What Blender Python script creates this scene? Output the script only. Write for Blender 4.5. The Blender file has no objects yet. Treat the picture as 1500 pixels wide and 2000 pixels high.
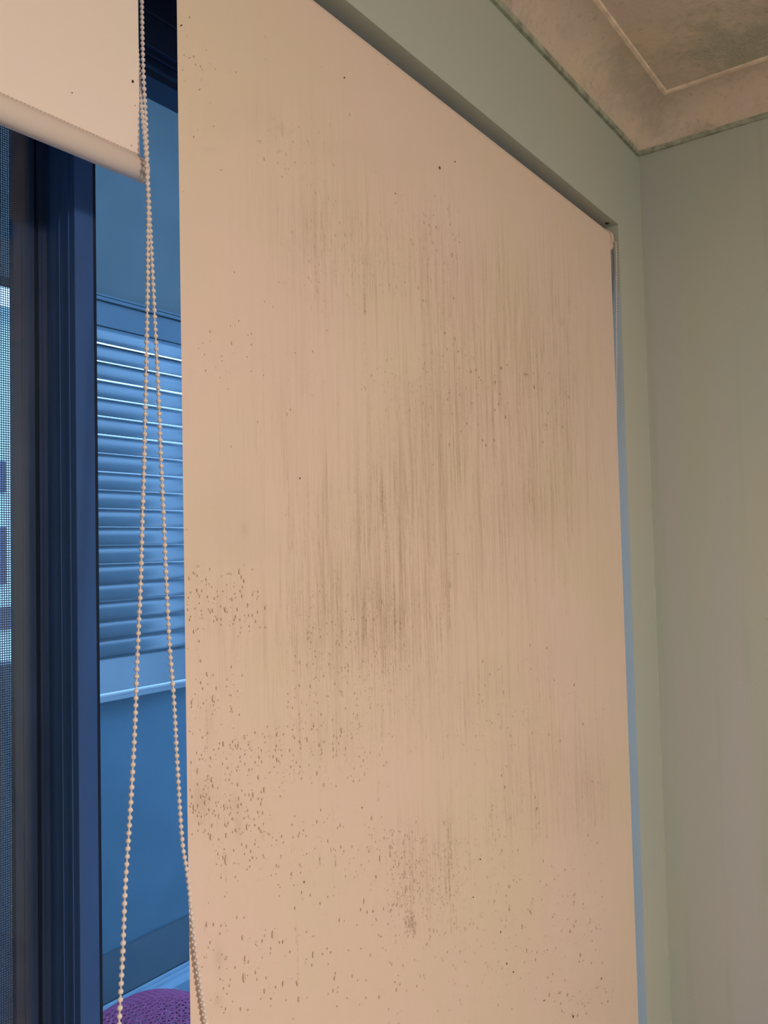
import bpy, bmesh, math, random
import numpy as np
from mathutils import Vector, Matrix

# ------------------------------------------------------------------ camera
SC = bpy.context.scene
COL = SC.collection
CZ = 1.5                                   # eye height above the room floor
FPX = 1617.4
CR = Vector((0.59235796, -0.80532255, -0.02382524))
CU = Vector((-0.0206146, -0.04471198, 0.9987872))
CF = Vector((0.80541113, 0.5911484, 0.0430869))
cam_d = bpy.data.cameras.new('camera')
cam = bpy.data.objects.new('camera', cam_d)
COL.objects.link(cam)
M4 = Matrix.Identity(4)
for i in range(3):
    M4[i][0] = CR[i]; M4[i][1] = CU[i]; M4[i][2] = -CF[i]
M4[2][3] = CZ
cam.matrix_world = M4
cam_d.sensor_fit = 'VERTICAL'
cam_d.sensor_height = 24.0
cam_d.sensor_width = 18.0
cam_d.lens = FPX / 2000.0 * 24.0
cam_d.clip_start = 0.02
SC.camera = cam

# ------------------------------------------------------------------ light
w = bpy.data.worlds.new('sky'); SC.world = w
w.use_nodes = True
bg = w.node_tree.nodes['Background']
bg.inputs[0].default_value = (0.28, 0.54, 1.0, 1)
bg.inputs[1].default_value = 7.0

# the room's warm ceiling lamp, behind the photographer
ld = bpy.data.lights.new('ceiling_lamp_light', 'POINT'); ld.shadow_soft_size = 0.11
ld.energy = 42.0; ld.color = (1.0, 0.83, 0.695)
lo = bpy.data.objects.new('ceiling_lamp_light', ld); COL.objects.link(lo); lo.location = (0.12, -1.55, 2.20)
ad = bpy.data.lights.new('ceiling_lamp_shade_light', 'AREA'); ad.shape = 'DISK'; ad.size = 0.30
ad.energy = 46.0; ad.color = (1.0, 0.83, 0.695)
ao = bpy.data.objects.new('ceiling_lamp_shade_light', ad); COL.objects.link(ao); ao.location = (0.12, -1.55, 2.30)

SC.view_settings.view_transform = 'Standard'
SC.view_settings.look = 'None'
SC.view_settings.exposure = -0.08
SC.view_settings.gamma = 1.0
SC.view_settings.use_curve_mapping = False
SC.cycles.max_bounces = 10
SC.cycles.diffuse_bounces = 6
SC.cycles.transparent_max_bounces = 16
SC.cycles.use_denoising = True

# ------------------------------------------------------------------ pixel -> place on a real plane
def ray(px, py):
    return CF + CR * ((px - 750.0) / FPX) - CU * ((py - 1000.0) / FPX)
def atY(px, py, Y):
    r = ray(px, py); k = Y / r.y
    return Vector((r.x * k, Y, r.z * k + CZ))
def atZ(px, py, Z):
    r = ray(px, py); k = (Z - CZ) / r.z
    return Vector((r.x * k, r.y * k, Z))
def xr(px, Y): return atY(px, 1000, Y).x

# ------------------------------------------------------------------ helpers
def obj(name, me, mats=None, parent=None):
    o = bpy.data.objects.new(name, me); COL.objects.link(o)
    if mats is not None:
        for m in (mats if isinstance(mats, (list, tuple)) else [mats]):
            me.materials.append(m)
    if parent is not None: o.parent = parent
    return o
def from_bm(name, bm, mats=None, parent=None, smooth=False):
    me = bpy.data.meshes.new(name)
    bmesh.ops.recalc_face_normals(bm, faces=bm.faces[:])
    if smooth:
        for f in bm.faces: f.smooth = True
    bm.to_mesh(me); bm.free()
    return obj(name, me, mats, parent)
def add_box(bm, x0, x1, y0, y1, z0, z1, mi=0):
    vs = [bm.verts.new(p) for p in ((x0,y0,z0),(x1,y0,z0),(x1,y1,z0),(x0,y1,z0),(x0,y0,z1),(x1,y0,z1),(x1,y1,z1),(x0,y1,z1))]
    fs = []
    for idx in ((0,3,2,1),(4,5,6,7),(0,1,5,4),(1,2,6,5),(2,3,7,6),(3,0,4,7)):
        f = bm.faces.new([vs[i] for i in idx]); f.material_index = mi; fs.append(f)
    return fs
def bevel_all(bm, r, seg=2):
    bmesh.ops.bevel(bm, geom=bm.edges[:], offset=r, segments=seg, affect='EDGES', clamp_overlap=True)
def box(name, x0, x1, y0, y1, z0, z1, mat, parent=None, bev=0.0):
    bm = bmesh.new(); add_box(bm, x0, x1, y0, y1, z0, z1)
    if bev: bevel_all(bm, bev)
    return from_bm(name, bm, mat, parent)
def add_profile_x(bm, prof, x0, x1, closed=True, mi=0, smooth=True, caps=True):
    """sweep a (y,z) profile along X"""
    a = [bm.verts.new((x0, y, z)) for y, z in prof]
    b = [bm.verts.new((x1, y, z)) for y, z in prof]
    n = len(prof)
    for i in range(n if closed else n - 1):
        j = (i + 1) % n
        f = bm.faces.new((a[i], a[j], b[j], b[i])); f.material_index = mi; f.smooth = smooth
    if closed and caps:
        bm.faces.new(a[::-1]).material_index = mi; bm.faces.new(b).material_index = mi
def struct(o):
    o['kind'] = 'structure'; return o
def tag(o, label, cat, group=None):
    o['label'] = label; o['category'] = cat
    if group: o['group'] = group
    return o
def empty(name, loc):
    o = bpy.data.objects.new(name, None); COL.objects.link(o); o.location = loc; o.empty_display_size = 0.05
    return o
def keep(o, root):
    """parent o (built in world coordinates) to root without moving it"""
    o.parent = root; o.matrix_parent_inverse = Matrix.Translation(root.location).inverted()
    return o

# ------------------------------------------------------------------ materials
class NT:
    def __init__(s, name, rough=0.8, spec=0.3):
        s.m = bpy.data.materials.new(name); s.m.use_nodes = True
        s.t = s.m.node_tree; s.n = s.t.nodes; s.p = s.n['Principled BSDF']
        s.p.inputs['Roughness'].default_value = rough
        s.p.inputs['Specular IOR Level'].default_value = spec
        s.tc = None
    def link(s, a, b): s.t.links.new(a, b)
    def coord(s, scale=(1, 1, 1)):
        if s.tc is None: s.tc = s.n.new('ShaderNodeTexCoord')
        mp = s.n.new('ShaderNodeMapping'); s.link(s.tc.outputs['Object'], mp.inputs[0])
        mp.inputs['Scale'].default_value = scale
        return mp.outputs[0]
    def noise(s, scale, detail=3, rough=0.5, stretch=(1, 1, 1), dist=0.0):
        n = s.n.new('ShaderNodeTexNoise'); s.link(s.coord(stretch), n.inputs['Vector'])
        n.inputs['Scale'].default_value = scale; n.inputs['Detail'].default_value = detail
        n.inputs['Roughness'].default_value = rough; n.inputs['Distortion'].default_value = dist
        return n.outputs['Fac']
    def ramp(s, fac, lo, hi, a=0.0, b=1.0):
        r = s.n.new('ShaderNodeMapRange'); r.interpolation_type = 'SMOOTHSTEP'
        s.link(fac, r.inputs[0])
        r.inputs[1].default_value = lo; r.inputs[2].default_value = hi
        r.inputs[3].default_value = a; r.inputs[4].default_value = b
        return r.outputs[0]
    def math(s, op, a, b=None):
        m = s.n.new('ShaderNodeMath'); m.operation = op
        for i, v in enumerate((a, b)):
            if v is None: continue
            if isinstance(v, (int, float)): m.inputs[i].default_value = v
            else: s.link(v, m.inputs[i])
        return m.outputs[0]
    def mix(s, fac, a, b, mode='MIX'):
        m = s.n.new('ShaderNodeMix'); m.data_type = 'RGBA'; m.blend_type = mode
        if isinstance(fac, (int, float)): m.inputs[0].default_value = fac
        else: s.link(fac, m.inputs[0])
        for i, v in ((6, a), (7, b)):
            if isinstance(v, tuple): m.inputs[i].default_value = (*v, 1)
            else: s.link(v, m.inputs[i])
        return m.outputs[2]
    def attr(s, name):
        a = s.n.new('ShaderNodeAttribute'); a.attribute_name = name
        return a.outputs['Fac']
    def base(s, c):
        if isinstance(c, tuple): s.p.inputs['Base Color'].default_value = (*c, 1)
        else: s.link(c, s.p.inputs['Base Color'])
    def bump(s, h, dist, strength=1.0):
        b = s.n.new('ShaderNodeBump'); b.inputs['Distance'].default_value = dist
        b.inputs['Strength'].default_value = strength
        s.link(h, b.inputs['Height']); s.link(b.outputs[0], s.p.inputs['Normal'])

def plain(name, c, rough=0.6, spec=0.4, var=0.06, scale=20, bump=0.0):
    t = NT(name, rough, spec)
    f = t.ramp(t.noise(scale, 4), 0.3, 0.7)
    t.base(t.mix(f, tuple(v * (1 - var) for v in c), tuple(min(1, v * (1 + var)) for v in c)))
    if bump: t.bump(t.noise(scale * 8, 3), bump)
    return t.m

def m_fabric():
    t = NT('blind_fabric', 0.85, 0.15)
    c = t.mix(t.ramp(t.noise(3.2, 4, 0.6), 0.35, 0.68), (0.80, 0.66, 0.605), (0.775, 0.67, 0.555))
    # fine vertical grime, strongest where the cloth is mouldy
    g = t.attr('grime')
    c = t.mix(t.math('MULTIPLY', g, 0.17), c, (0.64, 0.51, 0.385))
    st = t.ramp(t.noise(1.0, 3, 0.7, (420, 1, 13)), 0.50, 0.80)
    st2 = t.ramp(t.noise(1.0, 2, 0.6, (120, 1, 4)), 0.45, 0.75)
    k = t.math('MULTIPLY', t.math('ADD', t.math('MULTIPLY', st, 0.55), t.math('MULTIPLY', st2, 0.30)), g)
    c = t.mix(k, c, (0.44, 0.325, 0.22))
    # speckle
    v = t.ramp(t.noise(1.0, 2, 0.5, (520, 1, 330)), 0.62, 0.82)
    c = t.mix(t.math('MULTIPLY', v, t.math('MULTIPLY', g, 0.30)), c, (0.33, 0.26, 0.19))
    s = t.attr('stain')
    c = t.mix(s, c, (0.31, 0.235, 0.155))
    t.base(c)
    t.bump(t.noise(1.0, 2, 0.5, (1400, 1, 1400)), 0.00012, 0.5)
    return t.m
FABRIC = m_fabric()
def m_clean_fabric():
    t = NT('pale_blind_fabric', 0.85, 0.15)
    c = t.mix(t.ramp(t.noise(4.0, 4, 0.6), 0.35, 0.68), (0.90, 0.80, 0.765), (0.89, 0.81, 0.74))
    c = t.mix(t.attr('stain'), c, (0.22, 0.165, 0.11))
    t.base(c)
    t.bump(t.noise(1.0, 2, 0.5, (1400, 1, 1400)), 0.0001, 0.5)
    return t.m
CLEAN = m_clean_fabric()
SPECK = plain('fly_speck', (0.035, 0.022, 0.015), 0.6, 0.3)
PLASTIC = plain('ivory_plastic', (0.80, 0.70, 0.66), 0.35, 0.5, 0.03, 60)
BEADM = plain('bead_plastic', (0.80, 0.72, 0.70), 0.28, 0.5, 0.05, 300)
BRKM = plain('bracket_plastic', (0.80, 0.62, 0.53), 0.5, 0.4, 0.03, 60)

def m_wall(name, side):
    t = NT(name, 0.7, 0.3)
    c = t.mix(t.ramp(t.noise(2.2, 3), 0.35, 0.68), (0.465, 0.535, 0.505), (0.50, 0.54, 0.485))
    if side:
        # pale washed vertical drip bands on the side wall
        b = t.ramp(t.noise(1.0, 2, 0.5, (1, 6.5, 0.55)), 0.47, 0.60)
        c = t.mix(t.math('MULTIPLY', b, 0.60), c, (0.50, 0.52, 0.56))
        d = t.ramp(t.noise(1.0, 3, 0.6, (1, 26, 1.1)), 0.55, 0.75)
        c = t.mix(t.math('MULTIPLY', d, 0.25), c, (0.37, 0.43, 0.35))
    sp = t.ramp(t.noise(1.0, 2, 0.5, (260, 260, 160)), 0.76, 0.82)
    c = t.mix(t.math('MULTIPLY', sp, 0.55), c, (0.10, 0.10, 0.08))
    t.base(c)
    t.bump(t.noise(160, 3), 0.0006, 0.35)
    return t.m
WALLM = m_wall('sage_wall_paint', False)
SIDEM = m_wall('sage_wall_paint_side', True)

def m_ceiling(name, patch):
    t = NT(name, 0.9, 0.1)
    c = t.mix(t.ramp(t.noise(5.0, 5, 0.65), 0.35, 0.7), (0.66, 0.58, 0.52), (0.72, 0.62, 0.50))
    m1 = t.ramp(t.noise(6.0, 8, 0.74, (1, 1, 1), 0.15), 0.46, 0.64)
    c = t.mix(t.math("MULTIPLY", m1, 0.40), c, (0.36, 0.34, 0.30))
    m2 = t.ramp(t.noise(60.0, 5, 0.75, (1, 1, 1), 0.2), 0.55, 0.72)
    c = t.mix(t.math('MULTIPLY', m2, 0.45), c, (0.32, 0.30, 0.25))
    if patch:
        # green-grey mould patch close to the corner of the ceiling
        tc = t.coord((1, 1, 1))
        vm = t.n.new('ShaderNodeVectorMath'); vm.operation = 'SUBTRACT'
        t.link(tc, vm.inputs[0]); vm.inputs[1].default_value = patch[:3]
        sc = t.n.new('ShaderNodeVectorMath'); sc.operation = 'MULTIPLY'
        t.link(vm.outputs[0], sc.inputs[0]); sc.inputs[1].default_value = (1 / patch[3], 1 / patch[4], 0)
        ln = t.n.new('ShaderNodeVectorMath'); ln.operation = 'LENGTH'; t.link(sc.outputs[0], ln.inputs[0])
        dd = t.math('ADD', ln.outputs['Value'], t.math('MULTIPLY', t.math('SUBTRACT', t.noise(14, 5, 0.7), 0.5), 2.2))
        k = t.ramp(dd, 0.35, 1.15, 1.0, 0.0)
        c = t.mix(t.math('MULTIPLY', k, 0.75), c, (0.44, 0.47, 0.40))
        cr = t.noise(30.0, 4, 0.7, (1, 1, 1), 1.5)
        crk = t.math('MULTIPLY', t.ramp(t.math('ABSOLUTE', t.math('SUBTRACT', cr, 0.5)), 0.0, 0.018, 1.0, 0.0), k)
        c = t.mix(t.math('MULTIPLY', crk, 0.45), c, (0.18, 0.15, 0.11))
        h = t.math('ADD', t.math('MULTIPLY', t.math('MULTIPLY', cr, k), 2.5), t.noise(60, 4))
    else:
        h = t.noise(45, 6, 0.7, (1, 1, 1), 0.8)
    t.base(c)
    t.bump(h, 0.003, 0.55)
    return t.m

def m_glass():
    m = bpy.data.materials.new('window_glass'); m.use_nodes = True
    n = m.node_tree.nodes; n.clear(); L = m.node_tree.links
    out = n.new('ShaderNodeOutputMaterial'); mix = n.new('ShaderNodeMixShader')
    tr = n.new('ShaderNodeBsdfTransparent'); gl = n.new('ShaderNodeBsdfGlossy'); fr = n.new('ShaderNodeLayerWeight'); fr.inputs[0].default_value = 0.5
    gl.inputs['Roughness'].default_value = 0.02
    tr.inputs[0].default_value = (0.90, 0.95, 0.95, 1)
    pw = n.new('ShaderNodeMath'); pw.operation = 'POWER'; pw.inputs[1].default_value = 5.0
    ml = n.new('ShaderNodeMath'); ml.operation = 'MULTIPLY_ADD'; ml.inputs[1].default_value = 0.95; ml.inputs[2].default_value = 0.045
    L.new(fr.outputs['Facing'], pw.inputs[0]); L.new(pw.outputs[0], ml.inputs[0]); L.new(ml.outputs[0], mix.inputs[0])
    L.new(tr.outputs[0], mix.inputs[1]); L.new(gl.outputs[0], mix.inputs[2])
    L.new(mix.outputs[0], out.inputs[0])
    return m
GLASS = m_glass()
FRAME = plain('blue_grey_frame_paint', (0.036, 0.095, 0.27), 0.35, 0.45, 0.05, 12)
FRAME2 = plain('dark_sash_paint', (0.042, 0.062, 0.15), 0.35, 0.45, 0.10, 9)
RUBBER = plain('black_gasket', (0.006, 0.012, 0.03), 0.6, 0.3)
MESHM = plain('screen_wire', (0.018, 0.035, 0.08), 0.5, 0.3)
SLATM = plain('louvre_paint', (0.085, 0.115, 0.140), 0.30, 0.75, 0.05, 14)
OUTW = plain('patio_wall_paint', (0.075, 0.135, 0.175), 0.8, 0.2, 0.06, 6, 0.0008)
OUTU = plain('patio_upper_grey', (0.075, 0.085, 0.085), 0.85, 0.2, 0.05, 6)  # darker, greyer tone for the upper and side patio walls
OUTB = plain('louvre_frame_and_shade_band', (0.065, 0.09, 0.11), 0.7, 0.3, 0.05, 8)
TRACKM = plain('pale_door_track', (0.32, 0.42, 0.5), 0.4, 0.5, 0.05, 30)
ROOFM = plain('patio_roof_paint', (0.20, 0.24, 0.28), 0.8, 0.2, 0.05, 6)
ROOMF = plain('room_floor_boards', (0.34, 0.27, 0.21), 0.6, 0.3, 0.15, 6)

def m_tiles():
    t = NT('patio_tiles', 0.55, 0.4)
    b = t.n.new('ShaderNodeTexBrick'); t.link(t.coord((1, 1, 1)), b.inputs['Vector'])
    b.offset = 0.0; b.inputs['Scale'].default_value = 1.0
    b.inputs['Mortar Size'].default_value = 0.004
    b.inputs['Brick Width'].default_value = 0.20; b.inputs['Row Height'].default_value = 0.20
    b.inputs['Color1'].default_value = (0.15, 0.22, 0.28, 1); b.inputs['Color2'].default_value = (0.17, 0.235, 0.29, 1)
    b.inputs['Mortar'].default_value = (0.3, 0.4, 0.45, 1)
    t.base(b.outputs[0]); return t.m

# ------------------------------------------------------------------ the room shell
WX = 1.806; WY = 0.600; WT = 0.30                   # side wall, window wall face, wall thickness
OX = 1.6655; OZ = CZ + 0.661                         # opening: right edge, head
OXL = -1.00
CEZ = CZ + 0.932
X0, Y0 = -2.3, -3.4
CEIL = m_ceiling('mouldy_ceiling_paint', (1.69, 0.33, 0, 0.20, 0.12))
COVE = m_ceiling('mouldy_cornice_paint', None)

bm = bmesh.new()
add_box(bm, OX, WX + WT, WY, WY + 0.16, 0, CEZ + 0.1)
add_box(bm, X0 - 0.1, OXL, WY, WY + 0.16, 0, CEZ + 0.1)
add_box(bm, OXL, OX, WY, WY + 0.16, OZ, CEZ + 0.1)
struct(from_bm('wall_window', bm, WALLM))
struct(box('wall_right', WX, WX + 0.12, Y0, WY, 0, CEZ + 0.1, SIDEM))
struct(box('wall_left', X0 - 0.12, X0, Y0, WY, 0, CEZ + 0.1, WALLM))
struct(box('wall_back', X0 - 0.12, WX + 0.12, Y0 - 0.12, Y0, 0, CEZ + 0.1, WALLM))
struct(box('ceiling', X0 - 0.12, WX + 0.12, Y0 - 0.12, WY + 0.16, CEZ, CEZ + 0.1, CEIL))
struct(box('floor', X0 - 0.12, WX + 0.12, Y0 - 0.12, WY + 0.16, -0.1, 0, ROOMF))

# coved cornice along the window wall and the side wall, mitred at the corner
prof = [(0.0, -0.004), (0.0065, -0.004), (0.0075, 0.0055)]          # painted lower lip
cove = [(0.0085, 0.0065)]
for i in range(11):
    a = math.radians(4 + 80 * i / 10)
    cove.append((0.0885 - 0.078 * math.cos(a) , 0.0075 + 0.0600 * math.sin(a)))
cove += [(0.0895, 0.0672), (0.0955, 0.0680), (0.0972, 0.0730)]
ZC = CZ + 0.860
allp = prof + cove
bm = bmesh.new()
ring = []
for (sx, sy) in (('A', 0), ('B', 0), ('C', 0)):
    r = []
    for d, z in allp:
        if sx == 'A': p = (X0, WY - d, ZC + z)
        elif sx == 'B': p = (WX - d, WY - d, ZC + z)
        else: p = (WX - d, Y0, ZC + z)
        r.append(bm.verts.new(p))
    ring.append(r)
for a, b in ((0, 1), (1, 2)):
    for i in range(len(allp) - 1):
        f = bm.faces.new((ring[a][i], ring[a][i + 1], ring[b][i + 1], ring[b][i]))
        f.material_index = 0 if i < len(prof) - 1 else (1 if i < len(allp) - 3 else 2)
        f.smooth = 3 <= i <= 13
bmesh.ops.subdivide_edges(bm, edges=[e for e in bm.edges if e.calc_length() > 1], cuts=30)
BEADL = plain('cornice_edge_lit', (0.80, 0.68, 0.57), 0.8, 0.2, 0.12, 40)  # ceiling-side edge coloured lighter for the light on its down-turned face
LIPM = plain('cornice_lip_paint', (0.36, 0.40, 0.335), 0.8, 0.2, 0.3, 50)
struct(from_bm('trim_cornice', bm, [LIPM, COVE, BEADL]))
# thin bead of filler in the wall corner
bm = bmesh.new()
pts = [(WX - 0.0022, WY), (WX - 0.0016, WY - 0.0013), (WX, WY - 0.002)]
a = [bm.verts.new((x, y, 0)) for x, y in pts]; b = [bm.verts.new((x, y, ZC)) for x, y in pts]
for i in range(2): bm.faces.new((a[i], a[i + 1], b[i + 1], b[i])).smooth = True
struct(from_bm('trim_corner', bm, plain('corner_filler', (0.42, 0.48, 0.41), 0.6)))
# gap filler between wall face and reveal is the wall itself; fly specks on the wall
bm = bmesh.new()

# ------------------------------------------------------------------ the window behind the blinds
win = empty('window_1', (0.4, 0.70, 0.0)); struct(win)
XP = xr(150, 0.700)                       # front left corner of the meeting stile
XQ = xr(187, 0.700); XG = xr(194, 0.700)
YD = 0.7407
ZT = CZ + 0.62
# meeting stile with its recessed side
bm = bmesh.new()
add_box(bm, XP, XQ, 0.700, YD + 0.02, 0.06, ZT)
add_box(bm, XP - 0.0012, XP, 0.7085, 0.7115, 0.06, ZT)
add_box(bm, XP - 0.0010, XP, 0.7245, 0.7260, 0.06, ZT)
bevel_all(bm, 0.0004, 1)
keep(from_bm('meeting_stile', bm, FRAME), win)
keep(box('gasket', XQ, XG, 0.7015, 0.712, 0.06, ZT, RUBBER), win)
# outer sash stile seen through the left pane
YO = 0.748
xa, xb, xc, xd = (xr(p, YO) for p in (28, 70, 78, 105))
bm = bmesh.new()
add_box(bm, xa, xb, YO, YO + 0.0050, 0.06, ZT)
add_box(bm, xc, xd + 0.02, YO, YO + 0.0050, 0.06, ZT)
xe = xr(44, YO)
add_box(bm, xe, xe + 0.0012, YO - 0.0012, YO, 0.06, ZT)
xe = xr(84, YO)
add_box(bm, xe, xe + 0.0010, YO - 0.0012, YO, 0.06, ZT)
bevel_all(bm, 0.0003, 1)
keep(from_bm('outer_stile', bm, FRAME2), win)
keep(box('stile_groove', xb, xc, YO + 0.003, YO + 0.005, 0.06, ZT, RUBBER), win)
# head: stacked rails
bm = bmesh.new()
def zy(py, Y): return atY(312, py, Y).z
add_box(bm, XG, OX, 0.706, 0.76, zy(100, .706), OZ)                   # frame head
add_box(bm, XG, OX, 0.712, 0.76, zy(118, .712), zy(100, .712) + .002)
add_box(bm, XG, OX, 0.716, 0.76, zy(138, .716), zy(118, .716) - .0035)
add_box(bm, XG, OX, 0.722, 0.76, zy(160, .722), zy(138, .722) + .002)
add_box(bm, XG, OX, 0.703, 0.706, zy(36, .703), zy(30, .703))
add_box(bm, OXL, XP - 0.003, 0.735, 0.80, OZ - 0.05, OZ)
add_box(bm, OXL, OX, 0.70, 0.80, 0.0, 0.06)
add_box(bm, OX - 0.035, OX, 0.70, 0.76, 0.06, OZ)
add_box(bm, OXL, OXL + 0.04, 0.735, 0.80, 0.06, OZ)
bevel_all(bm, 0.0006, 1)
HEADM = plain('head_frame_paint', (0.020, 0.038, 0.085), 0.4, 0.4, 0.08, 12)
keep(from_bm('head_and_sill', bm, HEADM), win)
def pane(name, x0, x1, Y, z0, z1):
    bm = bmesh.new(); add_box(bm, x0, x1, Y, Y + 0.004, z0, z1)
    return keep(from_bm(name, bm, GLASS), win)
pane('glass', XG - 0.002, OX - 0.03, 0.7065, 0.06, zy(158, .7065) + .01)
pane('glass', OXL + .03, XP - 0.0015, 0.7395, 0.06, OZ - 0.05)

# insect screen behind the left pane
scr = empty('insect_screen', (0.3, 0.79, 0.06))
tag(scr, 'fine blue-black insect mesh outside the left window pane', 'insect screen')
YS = 0.7545
xs1 = xr(22, YS)
bm = bmesh.new()
pitch = 0.00225; wr = 0.00046
x = xs1 - 0.0004; k = 0
def wire_z(bm, x, z0, z1):
    a = [bm.verts.new((x + dx, YS + dy, z0)) for dx, dy in ((-wr, 0), (0, -wr), (wr, 0), (0, wr))]
    b = [bm.verts.new((x + dx, YS + dy, z1)) for dx, dy in ((-wr, 0), (0, -wr), (wr, 0), (0, wr))]
    for i in range(4): bm.faces.new((a[i], a[(i + 1) % 4], b[(i + 1) % 4], b[i]))
def wire_x(bm, z, x0, x1):
    a = [bm.verts.new((x0, YS + dy, z + dz)) for dz, dy in ((-wr, 0), (0, -wr), (wr, 0), (0, wr))]
    b = [bm.verts.new((x1, YS + dy, z + dz)) for dz, dy in ((-wr, 0), (0, -wr), (wr, 0), (0, wr))]
    for i in range(4): bm.faces.new((a[i], a[(i + 1) % 4], b[(i + 1) % 4], b[i]))
SX0 = xs1 - 0.42
while x > SX0:
    wire_z(bm, x, 0.12, OZ - 0.06); x -= pitch
z = 0.12
while z < OZ - 0.06:
    wire_x(bm, z, SX0, xs1 + 0.004); z += pitch
keep(from_bm('wire_mesh', bm, MESHM), scr)
bm = bmesh.new()
add_box(bm, xs1 + 0.0012, xr(50, YS), YS - 0.0004, YS + 0.003, 0.06, OZ - 0.045)
add_box(bm, SX0 - 0.02, SX0, YS - 0.006, YS + 0.008, 0.06, OZ - 0.045)
add_box(bm, SX0, xs1 + .0012, YS - 0.006, YS + 0.008, 0.06, 0.12)
add_box(bm, SX0, xs1 + .0012, YS - 0.006, YS + 0.008, OZ - 0.06, OZ - 0.045)
keep(from_bm('screen_frame', bm, MESHM), scr)

# ------------------------------------------------------------------ the patio outside
PY = 2.434
XL0, XL1 = 1.44, 2.62            # louvre window in the far patio wall
ZL0 = atY(197, 1365, PY).z; ZL1 = atY(195, 588, PY).z
XA0 = -0.6                       # open bay left of the louvre
PXR = 3.3; PZT = CZ + 1.95
ZSILL = atY(10, 1300, PY).z
bm = bmesh.new()
add_box(bm, -2.6, PXR, PY, PY + 0.10, 0.0, ZL0)
add_box(bm, XA0, XL0 - 0.02, PY + 0.001, PY + 0.10, ZL0, ZSILL)
add_box(bm, XL1, PXR, PY, PY + 0.10, ZL0, ZL1)
add_box(bm, -2.6, XA0, PY, PY + 0.10, ZL0, ZL1)
struct(from_bm('wall_patio', bm, OUTW))
struct(box('wall_patio_upper', -2.6, PXR, PY, PY + 0.10, ZL1, PZT, OUTU))
struct(box('wall_patio_end', PXR, PXR + 0.1, 0.76, PY + 0.1, 0, PZT, OUTW))
struct(box('patio_side_light_block', -2.7, -2.6, 0.76, PY + 0.1, 0.0, PZT, OUTU))  # unseen wall, added to shut out light from the patio's open end
struct(box('ceiling_patio', -2.6, PXR + 0.1, 1.75, PY + 0.1, PZT, PZT + 0.06, ROOFM))
struct(box('floor_patio', -4.0, PXR, 0.76, PY, -0.10, 0.0, m_tiles()))
struct(box('trim_patio_shade', XL0, PXR, PY - 0.012, PY, 0.02, atY(230, 1850, PY).z, OUTB, None, 0.003))  # added dark strip standing in for soft shade at the wall foot

# door track along the foot of the patio wall
tr = empty('door_track', (1.9, PY - 0.03, 0)); tag(tr, 'pale ribbed sliding track on the patio floor against the far wall', 'door track')
bm = bmesh.new()
add_box(bm, 1.3, PXR - 0.01, PY - 0.085, PY - 0.013, 0.0, 0.006)
keep(from_bm('base', bm, TRACKM), tr)
for dy in (-0.083, -0.048, -0.018):
    keep(box('rail', 1.3, PXR - 0.01, PY + dy, PY + dy + 0.005, 0.006, 0.020, TRACKM, None, 0.001), tr)

# louvre window
lv = empty('louvre_window', (XL0, PY, ZL0)); tag(lv, 'blue painted louvre window with closed horizontal slats in the patio wall', 'louvre')
zb0 = atY(196.5, 1284, PY - 0.045).z
pt = atY(196.5, 1284, PY).z
PIT = (atY(196.5, 1027.5, PY - 0.045).z - zb0) / 7.0
NS = 18
bm = bmesh.new()
d_ = 0.028
for k in range(0, NS):
    zbot = zb0 + PIT * k                       # inner lower edge of this slat
    h_ = PIT + 0.0030 + 0.0010 * math.sin(k * 2.6 + 0.4)
    pr = []
    n = 7
    for i in range(n):
        t = i / (n - 1)
        y = PY - 0.045 + d_ * t; z = zbot + h_ * t
        bow = 0.013 * math.sin(math.pi * t)
        pr.append((y - bow * 0.8, z + bow * 0.6))
    back = [(y + 0.0012, z - 0.0012) for y, z in pr[::-1]]
    add_profile_x(bm, pr + back, XL0 + 0.02, XL1 - 0.02, True)
keep(from_bm('slats', bm, SLATM), lv)
ztop = zb0 + PIT * NS
bm = bmesh.new()
add_box(bm, XL0, XL1, PY - 0.030, PY + 0.09, ztop + 0.0, ZL1 - 0.010)
add_box(bm, XL0, XL1, PY - 0.040, PY + 0.09, ZL1 - 0.008, ZL1 + 0.004)
add_box(bm, XL0, XL1, PY - 0.034, PY + 0.09, ZL1 + 0.008, ZL1 + 0.016)
add_box(bm, XL0, XL0 + 0.022, PY - 0.030, PY + 0.09, ZL0, ZL1 - .01)
add_box(bm, XL1 - 0.022, XL1, PY - 0.030, PY + 0.09, ZL0, ZL1 - .01)
bevel_all(bm, 0.001, 1)
keep(from_bm('frame', bm, OUTB), lv)
bm = bmesh.new()
pr = [(PY - 0.034, ZL0 + 0.022), (PY - 0.034, zb0 - 0.012), (PY - 0.022, zb0 + 0.012), (PY + 0.03, zb0 + 0.02), (PY + 0.03, ZL0 + 0.022)]
add_profile_x(bm, pr, XL0 + 0.02, XL1 - 0.02, True, smooth=False)
keep(from_bm('bottom_rail', bm, SLATM), lv)
keep(box('ledge', XL0, XL1, PY - 0.050, PY + 0.09, ZL0 - 0.004, ZL0 + 0.012, SLATM, None, 0.002), lv)

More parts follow.
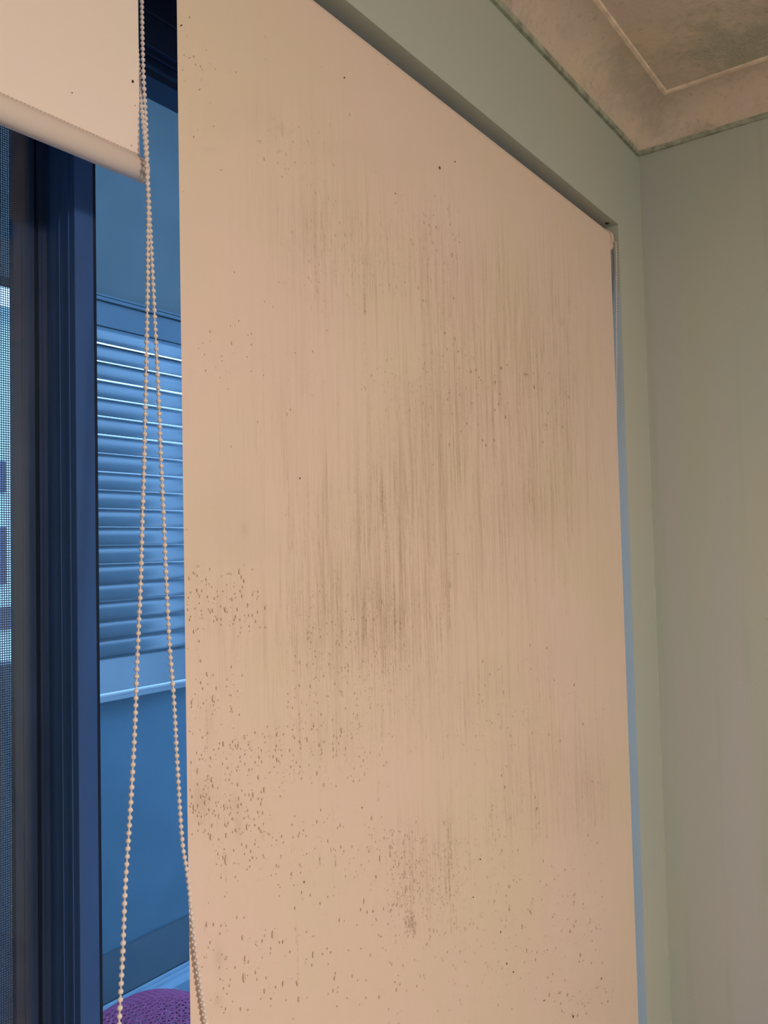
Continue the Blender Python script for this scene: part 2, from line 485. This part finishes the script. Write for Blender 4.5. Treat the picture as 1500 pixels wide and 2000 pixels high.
# magenta open-weave basket upside down on the tiles
bp = atZ(298, 2120, 0.0)
bk = empty('woven_basket', bp); tag(bk, 'magenta open-weave dome standing on the patio tiles by the track', 'basket')
MAG = plain('magenta_weave', (0.36, 0.065, 0.16), 0.8, 0.2, 0.15, 60)
bm = bmesh.new()
R = 0.30; H = 0.0
def tube(bm, pts, r, sides=5, closed=False):
    rings = []
    n = len(pts)
    for i, p in enumerate(pts):
        if closed: t = pts[(i + 1) % n] - pts[i - 1]
        else: t = pts[min(i + 1, n - 1)] - pts[max(i - 1, 0)]
        t.normalize()
        up = Vector((0, 0, 1)) if abs(t.z) < 0.9 else Vector((1, 0, 0))
        a = t.cross(up).normalized(); b = a.cross(t)
        rings.append([bm.verts.new(p + (a * math.cos(2 * math.pi * j / sides) + b * math.sin(2 * math.pi * j / sides)) * r) for j in range(sides)])
    for i in range(n if closed else n - 1):
        A, B = rings[i], rings[(i + 1) % n]
        for j in range(sides):
            f = bm.faces.new((A[j], A[(j + 1) % sides], B[(j + 1) % sides], B[j])); f.smooth = True
bmesh.ops.create_icosphere(bm, subdivisions=5, radius=1.0)
bmesh.ops.delete(bm, geom=[v for v in bm.verts if v.co.z < -0.02], context='VERTS')
for v in bm.verts:
    p = v.co.copy(); g = 1 + 0.03 * math.sin(7 * p.x + 3 * p.y) * math.cos(5 * p.y)
    v.co = Vector((p.x * R * g, p.y * R * g, max(0, p.z) * 0.21 * g)) + bp
bmesh.ops.wireframe(bm, faces=bm.faces[:], thickness=0.0062, offset=0, use_replace=True, use_boundary=True, use_even_offset=True)
keep(from_bm('weave', bm, MAG), bk)

# neighbouring house beyond the open bay
NY = 6.2
nh = empty('neighbouring_house', (2.5, NY, 0)); tag(nh, 'pale neighbouring house seen through the insect mesh beyond the patio', 'house')
NW = plain('neighbour_wall', (0.62, 0.70, 0.70), 0.8, 0.2)
ntop = atY(10, 618, NY).z
bm = bmesh.new(); add_box(bm, -6, 3.85, NY, NY + 4, -0.1, ntop)
keep(from_bm('wall', bm, NW), nh)
bm = bmesh.new()
pr = [(NY - 0.25, ntop), (NY + 4.2, ntop), (NY + 2.0, ntop + 0.14)]
add_profile_x(bm, pr, -6.2, 3.95, True, smooth=False)
keep(from_bm('roof', bm, NW), nh)
DARKW = plain('neighbour_window', (0.05, 0.06, 0.12), 0.2, 0.5)
for (pa, pb, za, zb) in ((-60, 8, 902, 962), (-60, 8, 1030, 1140), (-60, 19, 1185, 1228)):
    x0 = atY(pa, 1000, NY).x; x1 = atY(pb, 1000, NY).x
    keep(box('window', x0, x1, NY - 0.03, NY + 0.01, atY(8, zb, NY).z, atY(8, za, NY).z, DARKW), nh)
struct(box('ground', -9, 12, PY + 0.1, 12, -0.2, -0.1, plain('ground', (0.30, 0.33, 0.33), 0.9)))

# ------------------------------------------------------------------ roller blinds
rng = np.random.default_rng(7)
random.seed(5)
FY = 0.608; RR = 0.014; RCY = FY + RR; RCZ = CZ + 0.6313
root = empty('roller_blind', (1.06, RCY, RCZ))
tag(root, 'long mould-streaked cream roller blind pulled down over the right window', 'roller blind', None)

px_cols = np.linspace(359.0, 1211.0, 640)
def ratio(px):
    r = np.array([CF.x + CR.x * (p - 750) / FPX for p in px]) ; s = np.array([CF.y + CR.y * (p - 750) / FPX for p in px])
    return r / s
xcol = FY * ratio(px_cols)
BX0, BX1 = xcol[0], xcol[-1]
ZTOPF = RCZ
zrow = np.concatenate([np.arange(ZTOPF, CZ - 0.52, -0.002), np.linspace(CZ - 0.54, 0.35, 8)])
NX, NZ = len(xcol), len(zrow)
S = np.zeros((NZ, NX)); G = np.zeros((NZ, NX))
XX, ZZ = np.meshgrid(xcol, zrow)
def w2p(x, z, Y=FY):
    d = (x, Y, z - CZ)
    f = d[0] * CF.x + d[1] * CF.y + d[2] * CF.z
    return 750 + FPX * (d[0] * CR.x + d[1] * CR.y + d[2] * CR.z) / f, 1000 - FPX * (d[0] * CU.x + d[1] * CU.y + d[2] * CU.z) / f
PXg, PYg = w2p(XX, ZZ)
def p2w(px, py, Y=FY):
    v = atY(px, py, Y); return v.x, v.z
# where the cloth is grimy: (x, y, sx, sy, weight) measured on the cloth
patches = [(640, 420, 120, 90, .55), (760, 560, 190, 110, .55), (960, 620, 130, 150, .75), (900, 850, 160, 150, .95),
           (720, 1000, 150, 130, .80), (720, 1180, 120, 110, 1.0), (880, 1060, 170, 180, .85), (620, 1250, 130, 120, .7),
           (1060, 720, 90, 150, .65), (1010, 930, 120, 130, .7), (560, 800, 70, 160, .45), (1080, 1520, 100, 110, .75),
           (900, 1350, 160, 110, .5), (830, 1680, 70, 110, .55), (640, 1440, 120, 60, .45), (430, 1200, 80, 80, .35),
           (400, 1560, 40, 60, .6), (1120, 900, 60, 200, .4), (560, 230, 90, 70, .2)]
for (a, b, sx, sy, wt) in patches:
    G += wt * np.exp(-((PXg - a) / sx) ** 2 - ((PYg - b) / sy) ** 2)
G = np.clip(G, 0, 1.15) + 0.05
# broad soft smudges
soft = [(440, 1010, 70, 90, .085), (520, 1075, 80, 40, .05), (1060, 1000, 90, 60, .06), (980, 1340, 60, 40, .04), (1100, 1280, 90, 60, .04),
        (640, 290, 60, 30, .04), (450, 230, 90, 40, .03), (740, 310, 100, 40, .04), (1060, 740, 50, 60, .05), (1160, 1560, 40, 110, .09),
        (1180, 1950, 60, 90, .04), (860, 760, 80, 70, .06), (700, 1130, 60, 90, .05), (800, 860, 70, 90, .035), (850, 960, 60, 80, .05), (1180, 1150, 30, 80, .04),
        (378, 1120, 16, 90, .05), (410, 1410, 9, 50, .10), (393, 1565, 14, 32, .20), (460, 1570, 12, 22, .12), (466, 1615, 7, 28, .17), (803, 1800, 9, 18, .2), (428, 1870, 9, 26, .18),
        (425, 1955, 8, 12, .18), (478, 1035, 7, 13, .15), (1097, 630, 4, 6, .2), (878, 1143, 4, 6, .25), (550, 250, 4, 10, .12), (410, 292, 14, 5, .07)]
for (a, b, sx, sy, wt) in soft:
    S += wt * np.exp(-((PXg - a) / sx) ** 2 - ((PYg - b) / sy) ** 2)
def streak(x, z0, z1, wd, st, bulb=0.0):
    """vertical run on the cloth from z0 (top) down to z1"""
    i0 = np.searchsorted(xcol, x - 3 * wd); i1 = np.searchsorted(xcol, x + 3 * wd)
    j0 = int((ZTOPF - z0) / 0.002); j1 = int((ZTOPF - z1) / 0.002) + 1
    j0 = max(j0, 1); j1 = min(j1, NZ - 9)
    if i1 <= i0:
        i1 = i0 + 1
    if j1 <= j0 or i0 < 1 or i1 > NX - 1: return
    t = np.linspace(0, 1, j1 - j0)
    prof_ = (0.25 + 0.75 * t) * np.clip(t * 5, 0, 1) * np.clip((1 - t) * 8 + .3, 0, 1)
    if bulb: prof_ = prof_ + bulb * np.exp(-((t - 0.95) / 0.07) ** 2)
    prof_ = prof_ * np.clip(rng.normal(.85, .42, len(t)), .1, 1.8)
    xs = xcol[i0:i1]
    gx = np.exp(-((xs - x) / max(wd, 0.6 * (xs[0] - xcol[i0 - 1]))) ** 2)
    S[j0:j1, i0:i1] += st * prof_[:, None] * gx[None, :]
zones = [  # x0,x1,y0,y1,n,len px,strength
    (540, 900, 320, 560, 170, 42, .13), (500, 700, 200, 330, 35, 25, .08), (560, 760, 380, 640, 60, 60, .17),
    (700, 900, 380, 620, 60, 40, .15), (820, 1130, 480, 800, 260, 70, .14), (800, 1120, 720, 1050, 340, 95, .14),
    (560, 860, 860, 1180, 300, 90, .15), (560, 880, 1060, 1330, 330, 75, .17), (690, 800, 1130, 1270, 90, 50, .24),
    (880, 1120, 950, 1260, 150, 80, .11), (700, 800, 850, 1050, 60, 80, .22), (420, 700, 700, 960, 90, 70, .07),
    (430, 620, 1150, 1400, 80, 60, .09), (560, 760, 1300, 1470, 60, 45, .16), (780, 1180, 1230, 1480, 150, 60, .10),
    (980, 1190, 1380, 1660, 150, 70, .14), (850, 1010, 1480, 1660, 50, 55, .17), (770, 900, 1560, 1800, 60, 50, .26),
    (1000, 1190, 600, 900, 120, 70, .09), (900, 1180, 400, 620, 90, 50, .07), (370, 480, 1120, 1650, 30, 35, .12),
    (880, 1200, 1800, 1990, 22, 24, .2), (400, 760, 1480, 1950, 22, 28, .18)]
for (a, b, c, d, n, L, st) in zones:
    for _ in range(n):
        # cluster streaks a little
        px = rng.uniform(a, b); py = rng.triangular(c, (c + d) / 2, d)
        l = L * rng.lognormal(0, 0.55)
        x, z1 = p2w(px, py + l / 2); _, z0 = p2w(px, py - l / 2)
        u = px / 750.0
        streak(x, z0, z1, 0.00055 * (1 if px < 700 else 1.5), st * rng.uniform(0.35, 1.5), 0.8 if rng.random() < 0.3 else 0)
named = [(709, 490, 616, .42, 1.2), (654, 455, 560, .3, .8), (632, 448, 492, .3, 1), (581, 1800, 1925, .34, 0), (657, 700, 800, .2, .4), (716, 380, 470, .2, .5),
         (797, 1560, 1820, .38, 0), (802, 1590, 1760, .33, 0), (872, 1550, 1760, .42, 0), (878, 1580, 1700, .35, .6), (867, 1640, 1750, .3, 0),
         (1016, 1460, 1590, .34, .4), (1045, 1530, 1645, .30, .4), (1052, 1535, 1640, .3, .6), (1067, 1560, 1640, .3, .6), (1087, 1555, 1610, .3, .5), (903, 1810, 1850, .5, .6),
         (740, 860, 1010, .35, 0), (744, 900, 1040, .4, 0), (750, 950, 1090, .35, 0), (770, 1130, 1240, .35, 0), (778, 1120, 1240, .4, 0), (762, 1140, 1270, .35, 0), (620, 1100, 1330, .32, 0),
         (656, 1380, 1480, .3, 1.6), (626, 1190, 1310, .3, .2), (744, 1390, 1450, .28, 0), (547, 1130, 1190, .2, 0), (404, 1360, 1470, .25, .5), (1119, 1962, 1992, 1.0, 0), (978, 1815, 1865, .6, 0),
         (850, 800, 900, .25, 0), (876, 1040, 1150, .3, .6), (830, 1090, 1180, .25, 0), (1120, 1130, 1160, .2, 0), (1082, 1720, 1755, .3, .4), (442, 1690, 1722, .25, 2.0), (575, 1490, 1530, .25, 0), (738, 1525, 1565, .3, .5),
         (550, 235, 268, .3, 1.0), (518, 65, 78, .5, 0), (655, 1660, 1695, .6, .4), (625, 1668, 1690, .7, 0)]
for (px, a, b, st, bl) in named:
    x, z0 = p2w(px, a); _, z1 = p2w(px + .02 * (b - a), b)
    streak(x, z0, z1, 0.0009 if px < 700 else 0.0015, st, bl)
S = np.clip(S, 0, 0.9)

verts = np.zeros((NZ * NX, 3)); verts[:, 0] = XX.ravel(); verts[:, 1] = FY; verts[:, 2] = ZZ.ravel()
# very slight waviness of the cloth
verts[:, 1] += 0.0006 * np.sin(verts[:, 0] * 9 + verts[:, 2] * 2.1) * np.clip((ZTOPF - verts[:, 2]) * 6, 0, 1)
idx = np.arange(NZ * NX).reshape(NZ, NX)
q = np.stack([idx[:-1, :-1], idx[1:, :-1], idx[1:, 1:], idx[:-1, 1:]], -1).reshape(-1, 4)
stain = S.ravel(); grime = G.ravel()
V = [verts]; ST = [stain]; GR = [grime]; POLY = [tuple(r) for r in q.tolist()]; MI = [0] * len(POLY)
base_n = len(verts)
# cloth wrapped over the roller
nr = 14
wx = [BX0, BX1]
wv = []
for i in range(nr + 1):
    a = math.pi + math.pi * 1.35 * -i / nr
    for x in wx: wv.append((x, RCY + RR * math.cos(a), RCZ + RR * math.sin(math.pi + (a - math.pi)) * -1 if False else RCZ - RR * math.sin(a) * -1))
# build explicitly: start at front tangent (angle pi) and go over the top to the back
wv = []
for i in range(nr + 1):
    a = math.pi - math.pi * 1.3 * i / nr
    for x in wx: wv.append((x, RCY + RR * math.cos(a), RCZ + RR * math.sin(a)))
V.append(np.array(wv)); ST.append(np.full(len(wv), 0.02)); GR.append(np.full(len(wv), 0.05))
for i in range(nr):
    b = base_n + 2 * i
    POLY.append((b, b + 1, b + 3, b + 2)); MI.append(0)
cur = base_n + len(wv)
# small mould dots
def dot(px, py, rw, rh, s, mi=0, ang=0.0, seg=8):
    """rw, rh: half sizes in metres"""
    global cur
    x, z = p2w(px, py)
    if x - rw < BX0 or x + rw > BX1: return
    c, sn = math.cos(ang), math.sin(ang)
    yy = FY - 0.0008 - random.random() * 0.0004
    ring1 = []; ring2 = []
    for i in range(seg):
        a = 2 * math.pi * i / seg; u = math.cos(a) * rw; v = math.sin(a) * rh
        j = random.uniform(.8, 1.2)
        ring1.append((x + .55 * (u * c - v * sn), yy, z + .55 * (u * sn + v * c)))
        ring2.append((x + j * (u * c - v * sn), yy, z + j * (u * sn + v * c)))
    V.append(np.array([(x, yy, z)] + ring1 + ring2))
    ST.append(np.array([s] + [s * .9] * seg + [0.0] * seg))
    # carry the grime of the cloth underneath
    i0 = min(max(np.searchsorted(xcol, x), 0), NX - 1); j0 = min(max(int((ZTOPF - z) / .002), 0), NZ - 1)
    GR.append(np.full(1 + 2 * seg, G[j0, i0]))
    for i in range(seg):
        k = (i + 1) % seg
        POLY.append((cur, cur + 1 + i, cur + 1 + k)); MI.append(mi)
        if mi == 0:
            POLY.append((cur + 1 + i, cur + 1 + seg + i, cur + 1 + seg + k, cur + 1 + k)); MI.append(mi)
    cur += 1 + 2 * seg
dz_ = [(365, 520, 1090, 1260, 80, .24, 1.0), (370, 480, 1260, 1480, 40, .24, 1.0), (365, 520, 1490, 1680, 75, .28, 1.2), (370, 760, 1390, 1560, 180, .30, .9),
       (420, 1000, 1560, 1760, 210, .40, .9), (760, 900, 1600, 1830, 190, .45, .9), (880, 1180, 1540, 2040, 240, .42, 1.0), (380, 780, 1700, 2040, 100, .42, 1.2), (700, 900, 1680, 2040, 60, .42, 1.1),
       (600, 900, 350, 650, 200, .30, .8), (700, 880, 640, 900, 140, .36, .8), (600, 820, 1100, 1330, 150, .34, .8), (560, 800, 1250, 1450, 130, .30, .8),
       (500, 700, 180, 400, 50, .22, .8), (880, 1120, 600, 900, 110, .26, .9), (800, 1200, 1250, 1560, 130, .26, .9), (350, 520, 20, 420, 26, .55, .6), (790, 812, 1770, 1835, 40, .5, 1.1),
       (1090, 1200, 1900, 1990, 30, .5, .9), (380, 700, 380, 900, 50, .2, .9), (895, 1000, 1300, 1990, 50, .5, .8)]
for (a, b, c, d, n, st, sz) in dz_:
    for _ in range(int(n * 1.6)):
        px = rng.uniform(a, b); py = rng.triangular(c, (c + d) / 2, d)
        k = .6 * sz * rng.lognormal(0, .40)
        wf = 1.0 if px < 700 else 1.0 + (px - 700) / 500
        dot(px, py, 0.00095 * k * wf, 0.00135 * k * rng.uniform(.8, 1.7) * (1 + (wf - 1) * .25), min(.75, (.55 if px < 700 else .85) * st * rng.uniform(.4, 1.5)))
marks = [(672, 152, 2.6, 2.4), (353, 50, 4.2, 2.0), (369, 34, 1.8, 2.0), (369, 113, 1.6, 1.8), (389, 175, 1.4, 2.2), (364, 72, 1.2, 1.4), (410, 201, 1.2, 1.2), (888, 316, 2.0, 2.0),
         (858, 328, 1.9, 6.0), (431, 332, 1.5, 1.6), (357, 375, 1.1, 1.4), (585, 934, 1.7, 3.2), (556, 1006, 1.4, 1.2), (771, 378, 1.4, 2.0), (772, 396, 1.1, 1.5), (893, 1082, 1.2, 2.2),
         (845, 908, 1.3, 1.5), (1027, 731, 1.4, 2.0), (356, 131, 1.1, 1.1), (395, 136, 1.2, 1.4), (363, 1034, 1.4, 1.6), (365, 1267, 1.2, 1.4), (593, 1722, 1.4, 5), (1119, 1985, 1.6, 6), (989, 1882, 1.8, 3.5),
         (1002, 1898, 2.2, 2.6), (977, 1820, 1.8, 3.5), (937, 1678, 1.7, 3), (923, 1752, 1.8, 2.4), (1174, 1911, 1.5, 3.0), (1062, 1954, 1.8, 2.4), (432, 695, 1.2, 1.6), (500, 1838, .9, 1.4), (706, 1577, 1.2, 3), (733, 338, 1.0, 1.2), (756, 126, 1.2, 1.6), (626, 132, 1.0, 1.2)]
for (px, py, w_, h_) in marks:
    lam = FY / ray(px, py).y
    dot(px, py, w_ * lam / FPX / max(.25, ray(px, py).y) * 1.0, h_ * lam / FPX, .9, 1, 0.5 if py < 340 else 0.0)
V = np.concatenate(V); ST = np.concatenate(ST); GR = np.concatenate(GR)
me = bpy.data.meshes.new('fabric')
me.from_pydata(V.tolist(), [], POLY)
me.polygons.foreach_set('material_index', MI)
me.polygons.foreach_set('use_smooth', [True] * len(POLY))
for nm, arr in (('stain', ST), ('grime', GR)):
    a = me.attributes.new(nm, 'FLOAT', 'POINT'); a.data.foreach_set('value', arr.astype(np.float32))
me.update()
keep(obj('fabric', me, [FABRIC, SPECK]), root)

# roller tube, brackets, screw
bm = bmesh.new()
pr = [(RCY + 0.012 * math.cos(a * math.pi / 12), RCZ + 0.012 * math.sin(a * math.pi / 12)) for a in range(24)]
add_profile_x(bm, pr, BX0 - 0.004, BX1 + 0.001, True)
keep(from_bm('roller_tube', bm, PLASTIC), root)
bx1 = OX - 0.0105
bm = bmesh.new()
pr = []
for i in range(15):
    a = math.radians(60 + 140 * i / 14)
    pr.append((RCY + 0.0165 * math.cos(a), RCZ + 0.0165 * math.sin(a)))
pr += [(RCY - 0.0150, RCZ - 0.020), (RCY - 0.004, RCZ - 0.034), (RCY + 0.03, RCZ - 0.034), (RCY + 0.03, RCZ + 0.0143)]
add_profile_x(bm, pr, BX1 + 0.002, bx1, True)
bmesh.ops.bevel(bm, geom=[e for e in bm.edges if all(abs(v.co.x - bx1) < 1e-6 for v in e.verts) or all(abs(v.co.x - BX1 - .002) < 1e-6 for v in e.verts)], offset=0.0012, segments=2, affect='EDGES')
keep(from_bm('bracket', bm, BRKM), root)
bm = bmesh.new()
sp = atZ(1186, 436, OZ)
bmesh.ops.create_uvsphere(bm, u_segments=12, v_segments=8, radius=0.0045, matrix=Matrix.Translation(sp) @ Matrix.Diagonal((1.4, 1, .5, 1)))
keep(from_bm('screw', bm, plain('rusty_screw', (0.06, 0.04, 0.025), 0.7, .3), None, True), root)

# ---- bead chains
def resample(pts, step):
    out = [pts[0].copy()]; acc = 0.0; prev = pts[0]
    for p in pts[1:]:
        seg = (p - prev).length
        while acc + seg >= step:
            t = (step - acc) / seg
            prev = prev + (p - prev) * t
            out.append(prev.copy()); seg = (p - prev).length; acc = 0.0
        acc += seg; prev = p
    return out
def smooth_path(ctrl, n=40):
    out = []
    c = [ctrl[0] * 2 - ctrl[1]] + ctrl + [ctrl[-1] * 2 - ctrl[-2]]
    for i in range(1, len(c) - 2):
        for k in range(n):
            t = k / n
            p0, p1, p2, p3 = c[i - 1], c[i], c[i + 1], c[i + 2]
            out.append(0.5 * ((2 * p1) + (p2 - p0) * t + (2 * p0 - 5 * p1 + 4 * p2 - p3) * t * t + (3 * p1 - p0 - 3 * p2 + p3) * t ** 3))
    out.append(ctrl[-1]); return out
def bead_chain(parent, paths, r=0.0022, step=0.006, closed_hint=False):
    bm = bmesh.new()
    for path in paths:
        sp = smooth_path(path)
        tube(bm, resample(sp, 0.008), 0.00075, 6)
        for p in resample(sp, step):
            bmesh.ops.create_icosphere(bm, subdivisions=2, radius=r * random.uniform(.96, 1.04), matrix=Matrix.Translation(p))
    return keep(from_bm('bead_chain', bm, BEADM, None, True), parent)
# right blind: chain hanging at the far end, passing behind the cloth edge
p = [atY(1202.5, 474, .6030), atY(1203.6, 500, .6042), atY(1203.8, 600, .6070), atY(1203.8, 700, .6098), atY(1203.8, 900, .6128), atY(1206, 1200, .6150), atY(1212, 1700, .6150), atY(1216, 1990, .6150)]
p2 = [q_ + Vector((-0.014, 0.014, 0.0)) for q_ in p]
loop = p + [p[-1] + Vector((-0.004, 0.004, -0.2)), p[-1] + Vector((-0.011, 0.009, -0.216)), p2[-1] + Vector((0.004, -0.004, -0.2))] + p2[::-1]
bead_chain(root, [loop], r=0.0018, step=0.0059)
struct(box('daylight_stop_rail', BX0 - 0.01, OX - 0.002, RCY + 0.032, RCY + 0.040, RCZ - 0.02, OZ, PLASTIC, None, 0.001))  # hidden rail added to stop daylight leaking over the roller

# ---- left blind, mostly rolled up
LY = 0.626; RR = 0.018; RCZ = CZ + 0.639
r2 = empty('roller_blind', (-0.2, LY + RR, RCZ)); tag(r2, 'clean pale roller blind half raised over the left window, round hem bar', 'roller blind')
LX1 = atY(271.5, 150, LY).x; LX0 = -0.92
ZH = CZ + 0.3725 * LY / 0.63; ZHB = CZ + 0.3505 * LY / 0.63
nx, nz = 60, 30
xs = np.concatenate([np.linspace(LX0, 0.25, 20), np.linspace(0.26, LX1, 60)]); zs = np.linspace(RCZ, ZH, 60)
vv = [(x, LY, z) for z in zs for x in xs]
sv = [0.0] * len(vv)
po = []
for j in range(len(zs) - 1):
    for i in range(len(xs) - 1):
        a = j * len(xs) + i; po.append((a, a + len(xs), a + len(xs) + 1, a + 1))
mi = [0] * len(po)
b0 = len(vv)
for i in range(15):
    a = math.pi - math.pi * 1.3 * i / 14
    for x in (LX0, LX1): vv.append((x, LY + RR + RR * 1.0 * math.cos(a), RCZ + RR * math.sin(a))); sv.append(0.0)
for i in range(14): po.append((b0 + 2 * i, b0 + 2 * i + 1, b0 + 2 * i + 3, b0 + 2 * i + 2)); mi.append(0)
cur2 = len(vv)
for (px, py, rw, rh, ang) in ((259.5, 159, 2.6, 3.6, .4), (141, 181, 1.2, 1.2, 0), (257, 284, 1.0, 1.2, 0), (264, 206, .8, 1.0, 0)):
    c = atY(px, py, LY - 0.0004); lam = LY / ray(px, py).y
    ring_ = []
    for i in range(9):
        a = 2 * math.pi * i / 9
        u = math.cos(a) * rw * random.uniform(.7, 1.2); v = math.sin(a) * rh * random.uniform(.8, 1.2)
        ring_.append((c.x + (u * math.cos(ang) + v * math.sin(ang)) * lam / FPX, c.y, c.z + (-u * math.sin(ang) + v * math.cos(ang)) * lam / FPX))
    vv += ring_; sv += [0.5] * 9
    po.append(tuple(range(cur2, cur2 + 9))); mi.append(1); cur2 += 9
me = bpy.data.meshes.new('fabric'); me.from_pydata(vv, [], po)
me.polygons.foreach_set('material_index', mi); me.polygons.foreach_set('use_smooth', [True] * len(po))
a = me.attributes.new('stain', 'FLOAT', 'POINT'); a.data.foreach_set('value', sv)
keep(obj('fabric', me, [CLEAN, SPECK]), r2)
# hem bar in its fabric pocket: teardrop section
hc = (ZH + ZHB) / 2; hh = (ZH - ZHB) / 2
prf = [(LY - 0.0004, ZH + 0.001)]
for i in range(15):
    a = math.radians(115 + 260 * i / 14)
    prf.append((LY + 0.0015 + 0.0088 * math.cos(a), hc - 0.001 + (hh) * math.sin(a)))
prf.append((LY + 0.0010, ZH + 0.001))
bm = bmesh.new(); add_profile_x(bm, prf, LX0, LX1 + 0.0002, True)
hb = keep(from_bm('hem_bar', bm, CLEAN), r2)
bm = bmesh.new()
pc = [(LY + 0.0015 + 0.0094 * math.cos(math.radians(a)), hc - 0.001 + (hh + .0004) * math.sin(math.radians(a))) for a in range(0, 360, 15)]
add_profile_x(bm, pc, LX1 + 0.0002, LX1 + 0.0062, True)
bmesh.ops.bevel(bm, geom=[e for e in bm.edges if all(abs(v.co.x - LX1 - .0062) < 1e-6 for v in e.verts)], offset=0.0012, segments=3, affect='EDGES')
ec = from_bm('end_cap', bm, PLASTIC)
ec.parent = hb
# stitching along the hem pocket
bm = bmesh.new()
x = LX0 + 0.004
while x < LX1 - 0.002:
    add_box(bm, x, x + 0.0026, LY - 0.0007, LY - 0.0002, ZH + 0.0016, ZH + 0.0022); x += 0.0036
st_ = from_bm('stitching', bm, plain('hem_thread', (0.66, 0.58, 0.54), 0.8)); st_.parent = hb
bm = bmesh.new()
pr = [(LY + RR + 0.015 * math.cos(a * math.pi / 12), RCZ + 0.015 * math.sin(a * math.pi / 12)) for a in range(24)]
add_profile_x(bm, pr, LX0 - 0.004, LX1 + 0.006, True)
keep(from_bm('roller_tube', bm, PLASTIC), r2)
# its chain: a loop whose two strands cross in front of the bar and spread below
A_ = [(276.5, -45, 0.6400), (277.3, 40, 0.6320), (279.5, 130, 0.6250), (284, 220, 0.6215), (287, 300, 0.6165), (288.5, 350, 0.6148), (292.5, 430, 0.6115), (297, 520, 0.6030), (302, 620, 0.6010), (309, 760, 0.5990),
      (313.5, 880, 0.5970), (319, 1000, 0.5960), (324, 1120, 0.5955), (331, 1260, 0.5950), (339, 1360, 0.5955), (346.5, 1500, 0.5970), (355.5, 1640, 0.6000), (366, 1710, 0.6020), (379, 1830, 0.6020), (391, 1920, 0.6020), (403, 2000, 0.6020), (417, 2100, 0.5990), (424, 2200, 0.5940)]
B_ = [(262, -45, .655), (264.5, 60, .648), (268.5, 110, .642), (273, 170, .630), (279, 230, .621), (284.5, 290, .6135), (287, 350, .6095), (289.5, 400, .606), (288.5, 470, .602), (288.2, 560, .595), (286.5, 660, .593),
      (284.5, 760, .591), (281.5, 900, .588), (278, 1010, .586), (274.5, 1140, .583), (269, 1260, .580), (264, 1400, .577), (258, 1520, .574), (250.5, 1640, .571), (244, 1740, .569), (240, 1850, .567), (234.5, 1960, .565), (231, 2060, .563), (236, 2180, .566)]
A = [atY(*t) for t in A_]; B = [atY(*t) for t in B_]
mid = [(A[-1] * .8 + B[-1] * .2) + Vector((0, 0, -0.05)), (A[-1] + B[-1]) / 2 + Vector((0, 0, -0.07)), (A[-1] * .2 + B[-1] * .8) + Vector((0, 0, -0.05))]
bead_chain(r2, [A + mid + B[::-1]], r=0.00225, step=0.0059)
